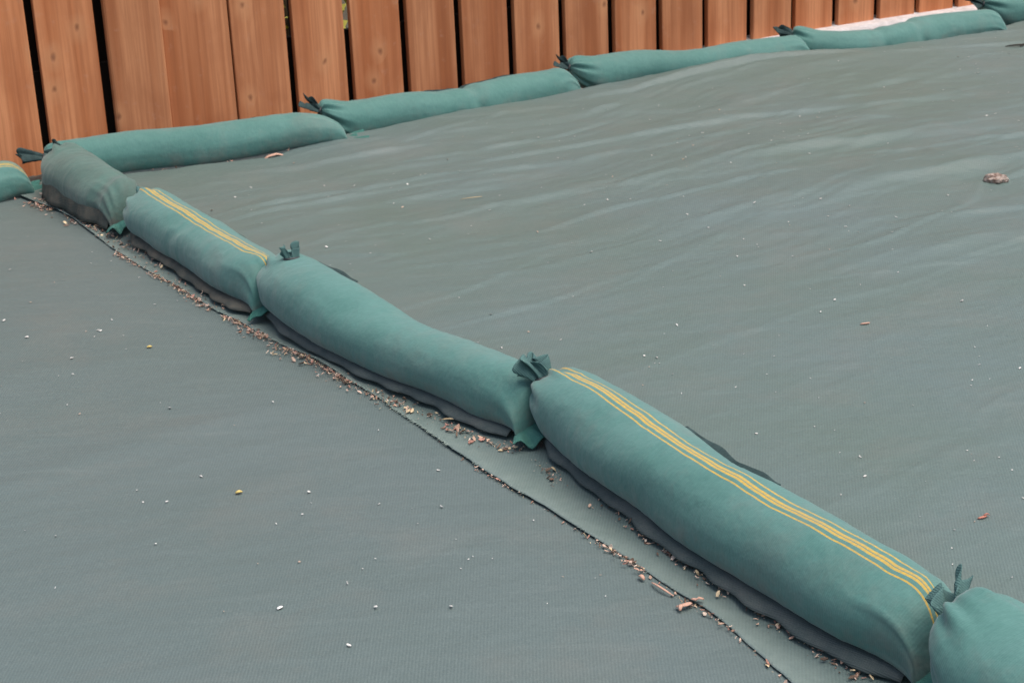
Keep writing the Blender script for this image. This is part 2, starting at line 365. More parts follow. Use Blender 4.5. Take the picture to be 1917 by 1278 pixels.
# frayed threads along the free edge
rf = np.random.default_rng(9); nf = 540
fs = np.concatenate([rf.uniform(1.5, 2.35, 420), rf.uniform(.1, 3.5, 120)])
fp = np.stack([A0[0] + fs * T[0] + edge_v(fs) * NN[0], A0[1] + fs * T[1] + edge_v(fs) * NN[1]], 1)
fz = h_right(fp[:, 0] + .0005 * NN[0], fp[:, 1] + .0005 * NN[1])
fa = rf.normal(0, .6, nf); fl = rf.uniform(.002, .007, nf)
fd = -(NN[None] * np.cos(fa)[:, None] + T[None] * np.sin(fa)[:, None])
b3 = np.c_[fp - fd * .003, fz + .0004]; t3_ = np.c_[fp + fd * fl[:, None], fz + rf.uniform(-.002, .004, nf)]
sd_ = np.c_[-fd[:, 1], fd[:, 0], np.zeros(nf)] * .0005; u3 = np.array([0, 0, .0007])
fv = np.stack([b3 - sd_, b3 + sd_, b3 + u3, t3_ - sd_ * .5, t3_ + sd_ * .5, t3_ + u3 * .6], 1).reshape(-1, 3)
ff = []
for q in ((0, 1, 4, 3), (1, 2, 5, 4), (2, 0, 3, 5)): ff.append(np.array(q)[None] + (np.arange(nf) * 6)[:, None])
m = M('frayed_thread'); MAT_FRAY = m.done(m.mix(m.noise(m.coords('Object'), 60), (.16, .22, .19), (.30, .36, .32)), .8)
fo = mesh('frayed_threads', fv, np.concatenate(ff), MAT_FRAY, oR); fo['kind'] = 'stuff'

# ------------------------------------------------------------------ gravel bags
def resample(st, n):
    st = np.array(st, float); d = np.r_[0, np.cumsum(np.hypot(*np.diff(st[:, :2], axis=0).T))]
    P = np.vstack([2 * st[0] - st[1], st, 2 * st[-1] - st[-2]]); out = []
    for q in np.linspace(0, d[-1], n):
        i = min(max(np.searchsorted(d, q) - 1, 0), len(d) - 2); t = (q - d[i]) / (d[i + 1] - d[i])
        p0, p1, p2, p3 = P[i:i + 4]
        out.append(.5 * (2 * p1 + (p2 - p0) * t + (2 * p0 - 5 * p1 + 4 * p2 - p3) * t * t + (3 * p1 - p0 - 3 * p2 + p3) * t**3))
    return np.array(out), d[-1]

def tuft(parent, base, direction, spread, h, seed, n_pl=4, flare=1.0, mat=None):
    r = np.random.default_rng(seed); nth, nh = 64, 14
    dv = np.array(direction, float); dv /= np.linalg.norm(dv)
    sx = np.array(spread, float); sx -= dv * (sx @ dv); sx /= np.linalg.norm(sx); sy = np.cross(dv, sx)
    th = np.linspace(0, 2 * np.pi, nth, endpoint=False); ph = r.random(3) * 6.28
    V = []
    for j in range(nh):
        q = j / (nh - 1)
        hh = h * (.72 + .28 * np.cos(th * 2 + ph[0]) + .10 * np.cos(th * 5 + ph[1]))
        rad = .009 + .0095 * flare * q**.9
        pl = 1 + (.20 + .34 * q) * np.cos(th * n_pl + ph[2] + .5 * np.sin(th * 2 + ph[0])) + .18 * q * np.cos(th * 9 + ph[1])
        x = np.cos(th) * rad * pl * 1.35; y = np.sin(th) * rad * pl * (.6 + .1 * q)
        bend = .018 * q * q * math.sin(ph[0])
        V.append(np.array(base)[None] + (x + bend)[:, None] * sx + y[:, None] * sy + ((q * hh - .008))[:, None] * dv)
    o = mesh('tied_neck', np.concatenate(V), grid_faces(nh, nth, True), mat, parent)
    md = o.modifiers.new('thickness', 'SOLIDIFY'); md.thickness = .0014
    # tie round the neck
    ring, k = [], 10
    for a in np.linspace(0, 2 * np.pi, 28, endpoint=False):
        for c in np.linspace(0, 2 * np.pi, k, endpoint=False):
            rr = .0145 + .003 * math.cos(c)
            ring.append(np.array(base) + sx * math.cos(a) * rr * 1.15 + sy * math.sin(a) * rr * .8 + dv * (.003 * math.sin(c) + .002))
    f = [[i * k + j, i * k + (j + 1) % k, ((i + 1) % 28) * k + (j + 1) % k, ((i + 1) % 28) * k + j] for i in range(28) for j in range(k)]
    mesh('tie', np.array(ring), f, MAT_TIE, parent)
    return o

def bag(stations, label, seed, mat=None, stripe=None, kz=.79, creases=(), hem_l=(.05, .98), hem_r=(.3, .8), hem_w=(.012, .022),
        hem_mat=None, neck_dir=(0, 0, 1), neck_h=.06, hem_phi=217, hem_phi_r=8, neck_rise=.28, neck_in=.0, group=None, soil=1.0, rot_seam=None, tie=True, n_pl=4, hem_rw=.018, end_tilt=16, end_len=.09, flare=1.0, neck_phi=90, tuft_mat=None):
    r = np.random.default_rng(seed); NR, NC = 120, 64
    C, L = resample(stations, NR)
    base = empty('gravel_bag', (float(C[NR // 2, 0]), float(C[NR // 2, 1]), float(C[NR // 2, 3])))
    tag(base, label, 'gravel bag', group)
    tg = np.gradient(C[:, :2], axis=0); tg /= np.linalg.norm(tg, axis=1)[:, None]; nr = np.stack([-tg[:, 1], tg[:, 0]], 1)
    # cluster rings towards both ends
    ds = np.linspace(0, L, NR)
    a = C[:, 2].copy(); b = a * kz
    q0 = np.clip(ds / .105, 0, 1); q1 = np.clip((L - ds) / end_len, 0, 1)
    rs = .13 + .87 * np.sqrt(1 - (1 - q0)**2)
    hsx = .05 + .95 * np.sqrt(1 - (1 - q1)**2.2); wsx = 1 - .42 * (1 - np.clip((L - ds) / .14, 0, 1))**1.6
    ph = np.linspace(0, 2 * np.pi, NC, endpoint=False)
    PH = np.broadcast_to(ph, (NR, NC)); c_, s_ = np.cos(PH), np.sin(PH)
    aw = (a * rs * wsx)[:, None]; bh = (b * rs * hsx)[:, None]
    lx = aw * np.sign(c_) * np.abs(c_)**.92 * (1 - .075 * s_)
    sz = np.where(s_ >= 0, s_, -np.abs(s_)**.68)
    lz = bh * sz
    zc = C[:, 3] + b * hsx + b * neck_rise * (1 - q0)**1.6
    # lumps of the fill and the slack of the cloth
    w = np.zeros((NR, NC)); Sg = np.broadcast_to(ds[:, None], (NR, NC))
    for _ in range(10):
        k1, k2, p = r.uniform(4, 22), r.integers(1, 4), r.uniform(0, 6.28); w += np.cos(k1 * Sg + k2 * PH + p) * r.uniform(.0004, .0011)
    w += .0012 * (ridge(Sg * 30 + seed, c_ * 2 + 5, 2) - .4) + .0022 * (vnoise(Sg * 11 + seed * 3, s_ * 2 + c_ * 1.3 + 9) - .5)
    w += ((1 - q0)**1.5)[:, None] * .008 * (np.cos(PH * 8 + seed) + .6 * np.cos(PH * 13 + 2 * seed)) * np.minimum(1, rs[:, None] * 2)
    # gathers running out of the sewn end
    q1b = np.clip((L - ds) / .19, 0, 1); w += ((1 - q1b)**1.3)[:, None] * .010 * (ridge(PH * 2.1 + seed, Sg * 4, 2) - .4)
    for cu, camp, cw in creases:
        wob = cu * L + .02 * np.sin(PH * 1.5 + seed) + .012 * np.cos(PH * 3)
        w += -camp * np.exp(-((Sg - wob) / cw)**2) + camp * .55 * np.exp(-((Sg - wob - 2.2 * cw) / (1.6 * cw))**2)
    edge_f = np.minimum(1, np.minimum(rs[:, None], hsx[:, None]) * 1.3)
    w = w * edge_f
    lx = lx + w * c_; lz = lz + w * s_
    tw = (1 - q1)**1.3 * math.tan(R_(end_tilt))
    lz = lz + (lx + aw) * tw[:, None]
    lx = lx - (a * .22 * (1 - q1)**2)[:, None]
    X = C[:, 0:1] + nr[:, 0:1] * lx; Y = C[:, 1:2] + nr[:, 1:2] * lx; Z = zc[:, None] + lz
    Z = np.maximum(Z, C[:, 3:4] + .001)
    V = np.stack([X, Y, Z], -1)
    F_ = grid_faces(NR, NC, True)[:, ::-1].tolist()
    F_.append(list(range(NC))); F_.append([(NR - 1) * NC + j for j in range(NC)][::-1])
    if stripe: cen = np.interp(ds / L, [p[0] for p in stripe], [R_(p[1]) for p in stripe])
    else: cen = np.full(NR, R_(95))
    dist = (PH - cen[:, None]) * np.sqrt(a * b)[:, None] * (.35 + .65 * rs[:, None])
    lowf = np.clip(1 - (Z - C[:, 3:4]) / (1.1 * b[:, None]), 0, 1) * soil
    mm = mat or (MAT_BAG_S if stripe else MAT_BAG)
    mesh('body', V.reshape(-1, 3), F_, mm, base, uv=np.stack([Sg, dist], -1).reshape(-1, 2), attrs={'soil': lowf.ravel()})
    hm = hem_mat or MAT_HEM
    # hems: the sewn side seams, standing off the body as wavy strips
    for side, rngs, phi, wd in ((-1, hem_l, hem_phi, hem_w), (1, hem_r, hem_phi_r, hem_rw)):
        if rngs is None: continue
        i0, i1 = int(rngs[0] * (NR - 1)), int(rngs[1] * (NR - 1)); nw = 7; n_ = i1 - i0 + 1
        j = int(round(phi / 360 * NC)) % NC
        rt_ = V[i0:i1 + 1, j].copy(); dd = ds[i0:i1 + 1]
        tap = np.clip(np.minimum(dd - dd[0], dd[-1] - dd + .05) / .10, 0.12, 1)
        wd_ = np.interp(dd / L, [0, 1], wd) if isinstance(wd, tuple) else wd
        wv = wd_ * tap * (.80 + .45 * (vnoise(dd * 8 + seed, 2.2 + side) - .2)) + .002 * np.sin(dd * 60 + seed)
        wav = .012 * (vnoise(dd * 12 + seed * 2, 7.7 + side) - .5) + .004 * np.sin(dd * 42 + 4 * np.sin(dd * 9) + seed)
        out = np.c_[nr[i0:i1 + 1] * side, np.zeros(n_)]
        rows = []
        for k in range(nw):
            q = k / (nw - 1)
            p = rt_ - out * (.006 * (1 - q)) + out * ((wv * (.95 if side < 0 else .75) * q + wav * q * .7)[:, None])
            drop = (wv * (.85 * q - .45 * q * q)) if side < 0 else (-wv * .35 * q + wav * q * .8)
            p[:, 2] = np.maximum(rt_[:, 2] - drop + (wav * .35 * q), C[i0:i1 + 1, 3] + .003 + .002 * q)
            if side < 0:
                zg = C[i0:i1 + 1, 3] + .002 + np.maximum(0, wav) * .25 * q
                k_ = q**.85; p[:, 2] = np.maximum(rt_[:, 2] * (1 - k_) + zg * k_, zg) + .004 * math.sin(math.pi * q)
            rows.append(p)
        hv_ = np.stack(rows, 1).reshape(-1, 3)
        o = mesh('hem', hv_, grid_faces(n_, nw), hm if side < 0 else MAT_TUFT_D, base)
        md = o.modifiers.new('thickness', 'SOLIDIFY'); md.thickness = .0022; md.offset = 0
    # flap beyond the sewn end
    nu, nw = 10, 26; P = []
    eL = a[-1] * wsx[-1]; e0 = np.array([C[-1, 0], C[-1, 1], C[-1, 3]]); t3 = np.array([tg[-1, 0], tg[-1, 1], 0]); n3 = np.array([nr[-1, 0], nr[-1, 1], 0])
    pz = r.random(2) * 6
    for iu in range(nu):
        q = iu / (nu - 1)
        for iw in range(nw):
            x = -1 + 2 * iw / (nw - 1)
            ln = .062 * (.8 + .25 * math.sin(x * 4 + pz[0]))
            P.append(e0 + n3 * (eL * (x * (1.0 + .6 * q) - .38 - .15 * q)) + t3 * (q * ln - .004) + np.array([0, 0, .010 + eL * (x + 1) * math.tan(R_(end_tilt)) * (1 - .5 * q) + .008 * q * (math.sin(x * 8 + pz[1]) + .6 * math.sin(x * 15)) + .008 * q * (1 - q)]))
    o = mesh('end_flap', np.array(P), grid_faces(nu, nw), MAT_FLAP, base)
    md = o.modifiers.new('thickness', 'SOLIDIFY'); md.thickness = .002
    if tie:
        bp = np.array([C[0, 0], C[0, 1], zc[0]]) + np.array([tg[0, 0], tg[0, 1], 0]) * .002
        if neck_in:
            i_ = int(neck_in / L * (NR - 1)); bp = V[i_, int(neck_phi / 360 * NC)] - np.array([0, 0, .004])
        tuft(base, bp, neck_dir, np.array([nr[0, 0], nr[0, 1], 0]) + .3, neck_h, seed * 5 + 1, n_pl, flare, tuft_mat or MAT_TUFT)
    return base

ZB = .013
G1 = 'gravel bags in the diagonal row'; G2 = 'gravel bags along the fence foot'
bag([(-1.285, 4.975, .080, .012), (-1.225, 4.86, .083, .012), (-1.155, 4.75, .080, ZB), (-1.075, 4.63, .075, ZB), (-1.005, 4.515, .07, ZB)],
    'dirty dark grey-green bag at the corner where the diagonal row meets the fence row', 3, MAT_BAG_D, hem_phi=172, hem_w=.012, hem_mat=MAT_HEM_D, neck_dir=(-.3, .4, .8), neck_h=.045, tuft_mat=MAT_TUFT_D, neck_rise=.6, group=G1, creases=((.82, .006, .03),))
bag([(-.962, 4.49, .076, ZB + .002), (-.870, 4.327, .077, ZB), (-.760, 4.151, .075, ZB), (-.656, 3.973, .075, ZB), (-.530, 3.765, .073, ZB)],
    'shorter yellow-striped bag in the diagonal row, second from the fence', 5, stripe=((0, 88), (.5, 92), (.85, 90), (1, 72)), hem_w=(.020, .028), hem_mat=MAT_HEM_D, neck_dir=(-.4, .7, .4), neck_h=.04, group=G1, creases=((.45, .002, .02),))
bag([(-.53, 3.825, .076, ZB + .012), (-.395, 3.585, .086, ZB), (-.262, 3.388, .074, ZB), (-.110, 3.205, .072, ZB), (.047, 2.995, .073, ZB)],
    'plain green bag without stripe in the middle of the diagonal row, tied ears standing up', 8, neck_dir=(-.05, .2, 1), neck_h=.044, hem_w=(.012, .025), group=G1, neck_rise=.30, neck_in=.10, n_pl=3, flare=.5, hem_r=(.12, .30), hem_phi_r=44, hem_rw=.010)
bag([(.068, 3.035, .074, ZB + .008), (.185, 2.80, .086, ZB), (.303, 2.555, .084, ZB), (.430, 2.331, .084, ZB), (.575, 2.08, .076, ZB)],
    'large yellow-striped bag nearest the camera with fan-shaped tied neck', 11, stripe=((0, 84), (.35, 92), (.7, 94), (.9, 90), (1, 78)), neck_dir=(-.25, .25, .9), neck_h=.060, hem_w=(.010, .029), group=G1, neck_rise=.30, n_pl=6, flare=1.1, neck_in=.022, neck_phi=125, hem_r=(.34, .60), hem_phi_r=42, hem_rw=.012)
bag([(.575, 2.055, .090, ZB + .012), (.69, 1.83, .095, ZB), (.81, 1.61, .090, ZB), (.95, 1.42, .084, ZB), (1.07, 1.20, .08, ZB)],
    'green bag cut off by the bottom right corner, crumpled dark tied end', 14, neck_dir=(-.45, .3, .6), neck_h=.05, group=G1, neck_rise=.5, n_pl=6, flare=1.2)
def fst(lst): return [(*ED(E, D), a, z) for E, D, a, z in lst]
bag(fst([(.18, 5.03, .070, -.02), (.45, 5.03, .072, -.02), (.75, 5.03, .072, -.02), (1.0, 5.02, .070, -.02), (1.2, 5.03, .062, -.01)]),
    'yellow-striped bag cut off by the left picture edge beside the fence', 21, stripe=((0, 100), (1, 100)), group=G2, kz=.86, neck_dir=(-1, 0, .4))
bag(fst([(1.27, 5.115, .072, -.005), (1.5, 5.085, .072, -.005), (1.75, 5.005, .070, .0), (1.95, 4.955, .068, .012), (2.16, 4.90, .060, .028)]),
    'plain green bag along the fence behind the dirty corner bag, right end lifted', 24, group=G2, kz=.86, neck_dir=(-1, -.15, .3), neck_h=.085, tuft_mat=MAT_TUFT_D, flare=1.2, hem_phi=212, hem_phi_r=35, hem_rw=.024, end_tilt=0, end_len=.17)
bag(fst([(2.13, 5.025, .070, .0), (2.38, 5.02, .070, .0), (2.58, 4.985, .068, .0), (2.84, 5.015, .069, .0), (3.08, 5.03, .066, .005)]),
    'plain green fence-side bag creased in its middle with dark hem behind', 27, group=G2, kz=.86, neck_dir=(-.9, .0, .5), neck_h=.075, neck_rise=.75, tuft_mat=MAT_TUFT_D, flare=1.3, creases=((.55, .007, .018), (.45, .003, .03)), hem_phi_r=42, hem_rw=.026)
bag(fst([(3.10, 5.105, .072, .0), (3.35, 5.085, .072, .0), (3.55, 4.99, .07, .002), (3.8, 4.985, .07, .002), (4.02, 4.95, .064, .008)]),
    'plain green bag along the fence between the creased bag and the pale concrete strip', 31, group=G2, kz=.86, neck_dir=(-.8, .0, .4), neck_h=.06, neck_rise=.6, tuft_mat=MAT_TUFT_D, flare=1.3)
bag(fst([(4.0, 5.02, .072, .0), (4.16, 4.90, .070, .0), (4.35, 4.875, .070, .0), (4.6, 4.90, .072, .004), (4.86, 4.83, .066, .010)]),
    'green creased bag in front of the pale concrete strip at the foot of the fence', 33, group=G2, kz=.86, neck_dir=(-.9, .0, .55), neck_h=.08, neck_rise=.75, tuft_mat=MAT_TUFT_D, flare=1.3, creases=((.36, .006, .018), (.55, .006, .02)))
bag(fst([(4.96, 5.05, .075, .01), (5.2, 5.0, .085, .0), (5.5, 4.98, .085, .0), (5.75, 4.98, .08, .0), (6.0, 4.98, .075, .0)]),
    'yellow-striped bag cut off by the top right corner of the picture', 36, stripe=((0, 70), (.3, 95), (1, 100)), group=G2, kz=.86, neck_dir=(-.9, -.1, .45), neck_h=.09, neck_rise=.5, tuft_mat=MAT_TUFT_D, flare=1.3)

# ------------------------------------------------------------------ fence and concrete wall
FD = 5.27; PITCH_B = .19478 * FD / 5.0; E0 = 1.2605 * FD / 5.0 - .006
def gapE(k): return E0 + PITCH_B * k
fx, fy = ED(gapE(8), FD + .05)
fence = empty('timber_fence', (fx, fy, .06)); fence.rotation_euler = (0, 0, TH)
tag(fence, 'orange-brown stained upright board fence with narrow dark gaps behind the bags', 'fence')
def plank_mesh(wd, ht, th, seed, bev=.006):
    bm = bmesh.new(); bmesh.ops.create_cube(bm, size=1)
    bmesh.ops.scale(bm, vec=(wd, th, ht), verts=bm.verts)
    bmesh.ops.bevel(bm, geom=[e for e in bm.edges if abs((e.verts[0].co - e.verts[1].co).z) > .5 * ht], offset=bev, segments=3, profile=.6, affect='EDGES')
    for v_ in bm.verts: v_.co.z += ht / 2
    me = bpy.data.meshes.new('plank'); bm.to_mesh(me); bm.free(); me.materials.append(MAT_WOOD)
    return me
def add_plank(name, e_c, off, wd, ht, th, z0, tilt=0, mat=None, bev=.006, twist=0):
    me = plank_mesh(wd, ht, th, 0, bev)
    if mat: me.materials[0] = mat
    o = bpy.data.objects.new(name, me); COL.objects.link(o); o.parent = fence
    o.location = (e_c - gapE(8), off, z0); o.rotation_euler = (0, tilt, twist)
    return o
GAP = .027
rp = random.Random(4)
for k in range(-3, 26):
    a_, b_ = gapE(k), gapE(k + 1)
    if k == 1: b_ += -.012
    if k == 2: a_ += -.012; b_ += .004
    if k == 3: a_ += .004
    tight_l, tight_r = k in (2, 3), k in (1, 2)
    l_ = a_ + (.0015 if tight_l else GAP / 2); r_e = b_ - (.0015 if tight_r else GAP / 2)
    offy = {1: -.064, 2: -.052, 3: -.058}.get(k, -.05 + rp.uniform(-.004, .004))
    add_plank('plank', (l_ + r_e) / 2, offy, r_e - l_ + rp.uniform(-.002, .001), 1.74 + rp.uniform(-.01, .01), .024 if k != 1 else .034, -.15, rp.uniform(-.002, .002), bev=.0035 if k != 1 else .013, twist=rp.uniform(-.012, .012))
# back face of the fence: rail, gravel boards, boards closing the gaps
Lf = gapE(26) - gapE(-3)
def hbox(name, e0, e1, y0, y1, z0, z1, mat):
    v = [(e0 - gapE(8), y0, z0), (e1 - gapE(8), y0, z0), (e1 - gapE(8), y1, z0), (e0 - gapE(8), y1, z0)]
    v += [(p[0], p[1], z1) for p in v]
    f = [(3, 2, 1, 0), (4, 5, 6, 7), (0, 1, 5, 4), (1, 2, 6, 5), (2, 3, 7, 6), (3, 0, 4, 7)]
    me = bpy.data.meshes.new(name); me.from_pydata(v, [], f); me.materials.append(mat)
    o = bpy.data.objects.new(name, me); COL.objects.link(o); o.parent = fence; return o
hbox('gravel_board', gapE(-3), gapE(26), .012, .040, -.10, .228, MAT_DARK)
hbox('rail', gapE(-3), gapE(26), -.030, .011, 1.15, 1.24, MAT_DARK)
for k in range(-3, 26):
    c = gapE(k); wd = .15
    if k == 4: c -= .088
    if k == 5: c -= .080
    add_plank('back_board', c, .055, wd, 1.40, .022, .10, mat=MAT_DARK)
wall = bpy.data.meshes.new('retaining_wall')
def ed3(E, D, z): x, y = ED(E, D); return (x, y, z)
wv_ = []; 
prof = [(5.185, -.12), (5.185, .045), (5.192, .054), (5.20, .060), (5.60, .064), (5.60, -.12)]
nE = 60
for i in range(nE + 1):
    E = -.6 + (8.0 * i / nE)
    for D, z in prof: wv_.append(ed3(E, D + rp.uniform(-.0015, .0015), z + (float(np.interp(E, [0, 2.4, 4.0], [-.16, -.13, 0])) if z > 0 else 0) + rp.uniform(-.0015, .0015)))
wf2 = [[i * 6 + j, i * 6 + j + 1, (i + 1) * 6 + j + 1, (i + 1) * 6 + j] for i in range(nE) for j in range(5)]
wo_ = mesh('retaining_wall', wv_, wf2, MAT_CONC, smooth=False)
tag(wo_, 'pale concrete wall top showing as a strip between fence foot and bags', 'wall')

# hedge beyond the fence, glimpsed through two gaps
hx, hy = ED(gapE(5), 6.3)
hedge = empty('hedge', (hx, hy, -.05)); tag(hedge, 'yellow-green hedge glimpsed through gaps in the fence boards', 'hedge')
rh = np.random.default_rng(2); nl = 3200
cE = gapE(5) + rh.uniform(-1.2, 1.6, nl); cD = 6.3 + rh.uniform(-.3, .3, nl); cz = rh.uniform(.0, 1.3, nl) * (1 - .15 * rh.random(nl))
cx, cy = EX * cE - EY * cD, EY * cE + EX * cD
ax = rh.normal(size=(nl, 3)); ax /= np.linalg.norm(ax, axis=1)[:, None]; bx = np.cross(ax, rh.normal(size=(nl, 3))); bx /= np.linalg.norm(bx, axis=1)[:, None]
c3 = np.stack([cx, cy, cz], 1)
lv = np.stack([c3 - ax * .035, c3 - bx * .016, c3 + ax * .035, c3 + bx * .016], 1).reshape(-1, 3)
lo_ = mesh('foliage', lv, np.arange(nl * 4).reshape(-1, 4), MAT_LEAF, hedge); lo_['kind'] = 'stuff'
stv, stf = [], []
for i in range(9):
    E = gapE(5) - 1.1 + i * .32; x, y = ED(E, 6.3 + rh.uniform(-.1, .1)); b0 = len(stv)
    for z, rr in ((-.08, .016), (.6, .011), (1.15, .004)):
        for q in range(6): stv.append((x + rr * math.cos(q * 1.047) + .03 * z * math.sin(i), y + rr * math.sin(q * 1.047), z))
    for lv_ in range(2):
        for q in range(6): stf.append([b0 + lv_ * 6 + q, b0 + lv_ * 6 + (q + 1) % 6, b0 + lv_ * 6 + 6 + (q + 1) % 6, b0 + lv_ * 6 + 6 + q])
mesh('stems', stv, stf, MAT_STEM, hedge)

# ------------------------------------------------------------------ litter
def zcover(x, y):
    s, v = sv(x, y); return np.where(v > edge_v(s) + .001, h_right(x, y), h_left(x, y) + .001)
def flakes(pos, size, cols, seed, flat=.55, aspect=(.25, .8)):
    """one mesh of small bent chips; pos (n,3), size (n), cols (n,3)"""
    r = np.random.default_rng(seed); n = len(pos)
    az = r.uniform(0, 6.28, n); tilt = r.normal(0, flat, n); roll = r.normal(0, flat * .7, n)
    asp = r.uniform(*aspect, n); th = r.uniform(.06, .16, n); bend = r.uniform(-.35, .35, n)
    xs = np.array([-.5, 0, .5]); V = np.zeros((n, 12, 3))
    for i, x in enumerate(xs):
        wdt = asp * (.5 + .5 * (1 - abs(2 * x))) * r.uniform(.6, 1.1, n)
        zz = bend * (x * x * 4 - .5) * .5
        for j, (yy, z_) in enumerate(((-.5, 0), (.5, 0), (.5, 1), (-.5, 1))):
            V[:, i * 4 + j] = np.stack([np.full(n, x) + r.uniform(-.06, .06, n), yy * wdt, zz + z_ * th], 1)
    V *= size[:, None, None]
    ca, sa = np.cos(roll), np.sin(roll); y, z = V[..., 1].copy(), V[..., 2].copy(); V[..., 1] = y * ca[:, None] - z * sa[:, None]; V[..., 2] = y * sa[:, None] + z * ca[:, None]
    ca, sa = np.cos(tilt), np.sin(tilt); x, z = V[..., 0].copy(), V[..., 2].copy(); V[..., 0] = x * ca[:, None] - z * sa[:, None]; V[..., 2] = x * sa[:, None] + z * ca[:, None]
    ca, sa = np.cos(az), np.sin(az); x, y = V[..., 0].copy(), V[..., 1].copy(); V[..., 0] = x * ca[:, None] - y * sa[:, None]; V[..., 1] = x * sa[:, None] + y * ca[:, None]
    V[..., 2] -= V[..., 2].min(1)[:, None]
    V += pos[:, None, :]
    q = np.array([(0, 3, 2, 1), (8, 9, 10, 11), (0, 1, 5, 4), (1, 2, 6, 5), (2, 3, 7, 6), (3, 0, 4, 7), (4, 5, 9, 8), (5, 6, 10, 9), (6, 7, 11, 10), (7, 4, 8, 11)])
    F_ = (q[None] + (np.arange(n) * 12)[:, None, None]).reshape(-1, 4)
    return V.reshape(-1, 3), F_, np.repeat(cols, 12, 0)
PAL = np.array([(.50, .33, .24), (.58, .42, .33), (.36, .22, .16), (.20, .12, .085), (.56, .45, .36), (.58, .45, .28), (.40, .21, .16), (.11, .075, .055), (.16, .11, .08), (.50, .36, .28)])
def litter(name, label, segs, seed):
    r = np.random.default_rng(seed); pos, siz = [], []
    for s0, s1, v0, v1, n, smax in segs:
        n = int(n * 1.45); s = r.uniform(s0, s1, n); q = np.abs(r.normal(0, .38, n)); q = np.minimum(q, 1.6)
        clump = vnoise(s * 14 + seed, 3.1); keep = clump > r.uniform(.15, .75, n)
        s, q = s[keep], q[keep]
        v = edge_v(s) + v0 + (v1 - v0) * q
        x = A0[0] + s * T[0] + v * NN[0]; y = A0[1] + s * T[1] + v * NN[1]
        z = zcover(x, y) + r.uniform(0, .006, len(s)) * (vnoise(s * 14 + seed, 3.1) > .5)
        pos.append(np.stack([x, y, z], 1)); siz.append(.002 + .62 * smax * r.random(len(s))**2.6)
    pos = np.concatenate(pos); siz = np.concatenate(siz)
    cols = PAL[r.integers(0, len(PAL), len(pos))] * r.uniform(.75, 1.2, (len(pos), 1))
    v, f, c = flakes(pos, siz, cols, seed, .5)
    o = mesh(name, v, f, MAT_LIT, smooth=False, cols=c)
    tag(o, label, 'litter', kind='stuff'); return o
litter('bark_litter', 'crumbled reddish bark and seed litter caught along the lapped edge of the covers', [
    (.00, .42, -.004, -.05, 170, .018), (.05, .75, .0, .07, 260, .016), (.75, 1.25, -.002, -.022, 260, .013), (1.0, 1.4, .0, -.02, 160, .014),
    (1.25, 1.42, -.0, -.03, 70, .014), (1.40, 1.95, -.003, -.024, 430, .014), (2.3, 2.75, -.002, -.012, 70, .010), (2.75, 3.1, -.003, -.018, 190, .014), (3.05, 3.35, -.002, -.014, 60, .014)], 5)
# litter between the cover edge and the bags' hems
def litter_line(name, label, pts, n, spread, smax, seed):
    r = np.random.default_rng(seed); pts = np.array(pts); d = np.r_[0, np.cumsum(np.hypot(*np.diff(pts, axis=0).T))]
    q = r.uniform(0, d[-1], n); q = q[vnoise(q * 16 + seed, 1.7) > r.uniform(.15, .7, n)]
    x = np.interp(q, d, pts[:, 0]) + r.normal(0, spread, len(q)); y = np.interp(q, d, pts[:, 1]) + r.normal(0, spread, len(q))
    z = zcover(x, y) + r.uniform(0, .004, len(q))
    cols = PAL[r.integers(0, len(PAL), len(q))] * r.uniform(.7, 1.15, (len(q), 1))
    v, f, c = flakes(np.stack([x, y, z], 1), .002 + .75 * smax * r.random(len(q))**2.4, cols, seed, .5)
    return tag(mesh(name, v, f, MAT_LIT, smooth=False, cols=c), label, 'litter', kind='stuff')
litter_line('bark_litter', 'brown bark crumbs under the hem of the middle plain bag', [(-.60, 3.68), (-.47, 3.47), (-.33, 3.30), (-.2, 3.15), (-.08, 3.0), (0, 2.93)], 620, .011, .014, 15)
litter_line('bark_litter', 'brown chips along the hem of the large nearest striped bag', [(.0, 2.95), (.05, 2.84), (.13, 2.69), (.24, 2.50), (.36, 2.28), (.47, 2.09)], 520, .008, .013, 16)
litter_line('bark_litter', 'pinkish chips along the base of the bag behind the diagonal row', [ED(1.5, 4.99), ED(1.75, 4.91), ED(1.95, 4.87)], 50, .012, .014, 17)
litter_line('bark_litter', 'dark crumbs beside the shorter yellow-striped bag', [(-1.33, 4.88), (-1.2, 4.70), (-1.06, 4.48), (-.93, 4.27), (-.8, 4.05), (-.66, 3.82)], 520, .014, .013, 18)
# pale flecks on cloth
r = np.random.default_rng(41); n = 2100
x = r.uniform(-1.9, 2.4, n); y = r.uniform(1.9, 6.4, n); E_, D_ = DE(x, y); s_, v_ = sv(x, y)
k = (D_ < 4.75) & ((v_ < edge_v(s_) - .02) | (v_ > edge_v(s_) + .30)) & (vnoise(x * 3, y * 3) > r.uniform(.15, .85, n))
x, y = x[k], y[k]; z = zcover(x, y) + .0008; n = len(x)
cols = np.where(r.random((n, 1)) < .78, np.array([[.56, .54, .50]]), np.array([[.42, .32, .25]])) * r.uniform(.75, 1.1, (n, 1))
v, f, c = flakes(np.stack([x, y, z], 1), .0026 + .0062 * r.random(n)**3, cols, 42, .25, (.4, 1.0))
tag(mesh('petal_flecks', v, f, MAT_LIT, smooth=False, cols=c), 'tiny pale flecks scattered over both covers', 'flecks', kind='stuff')

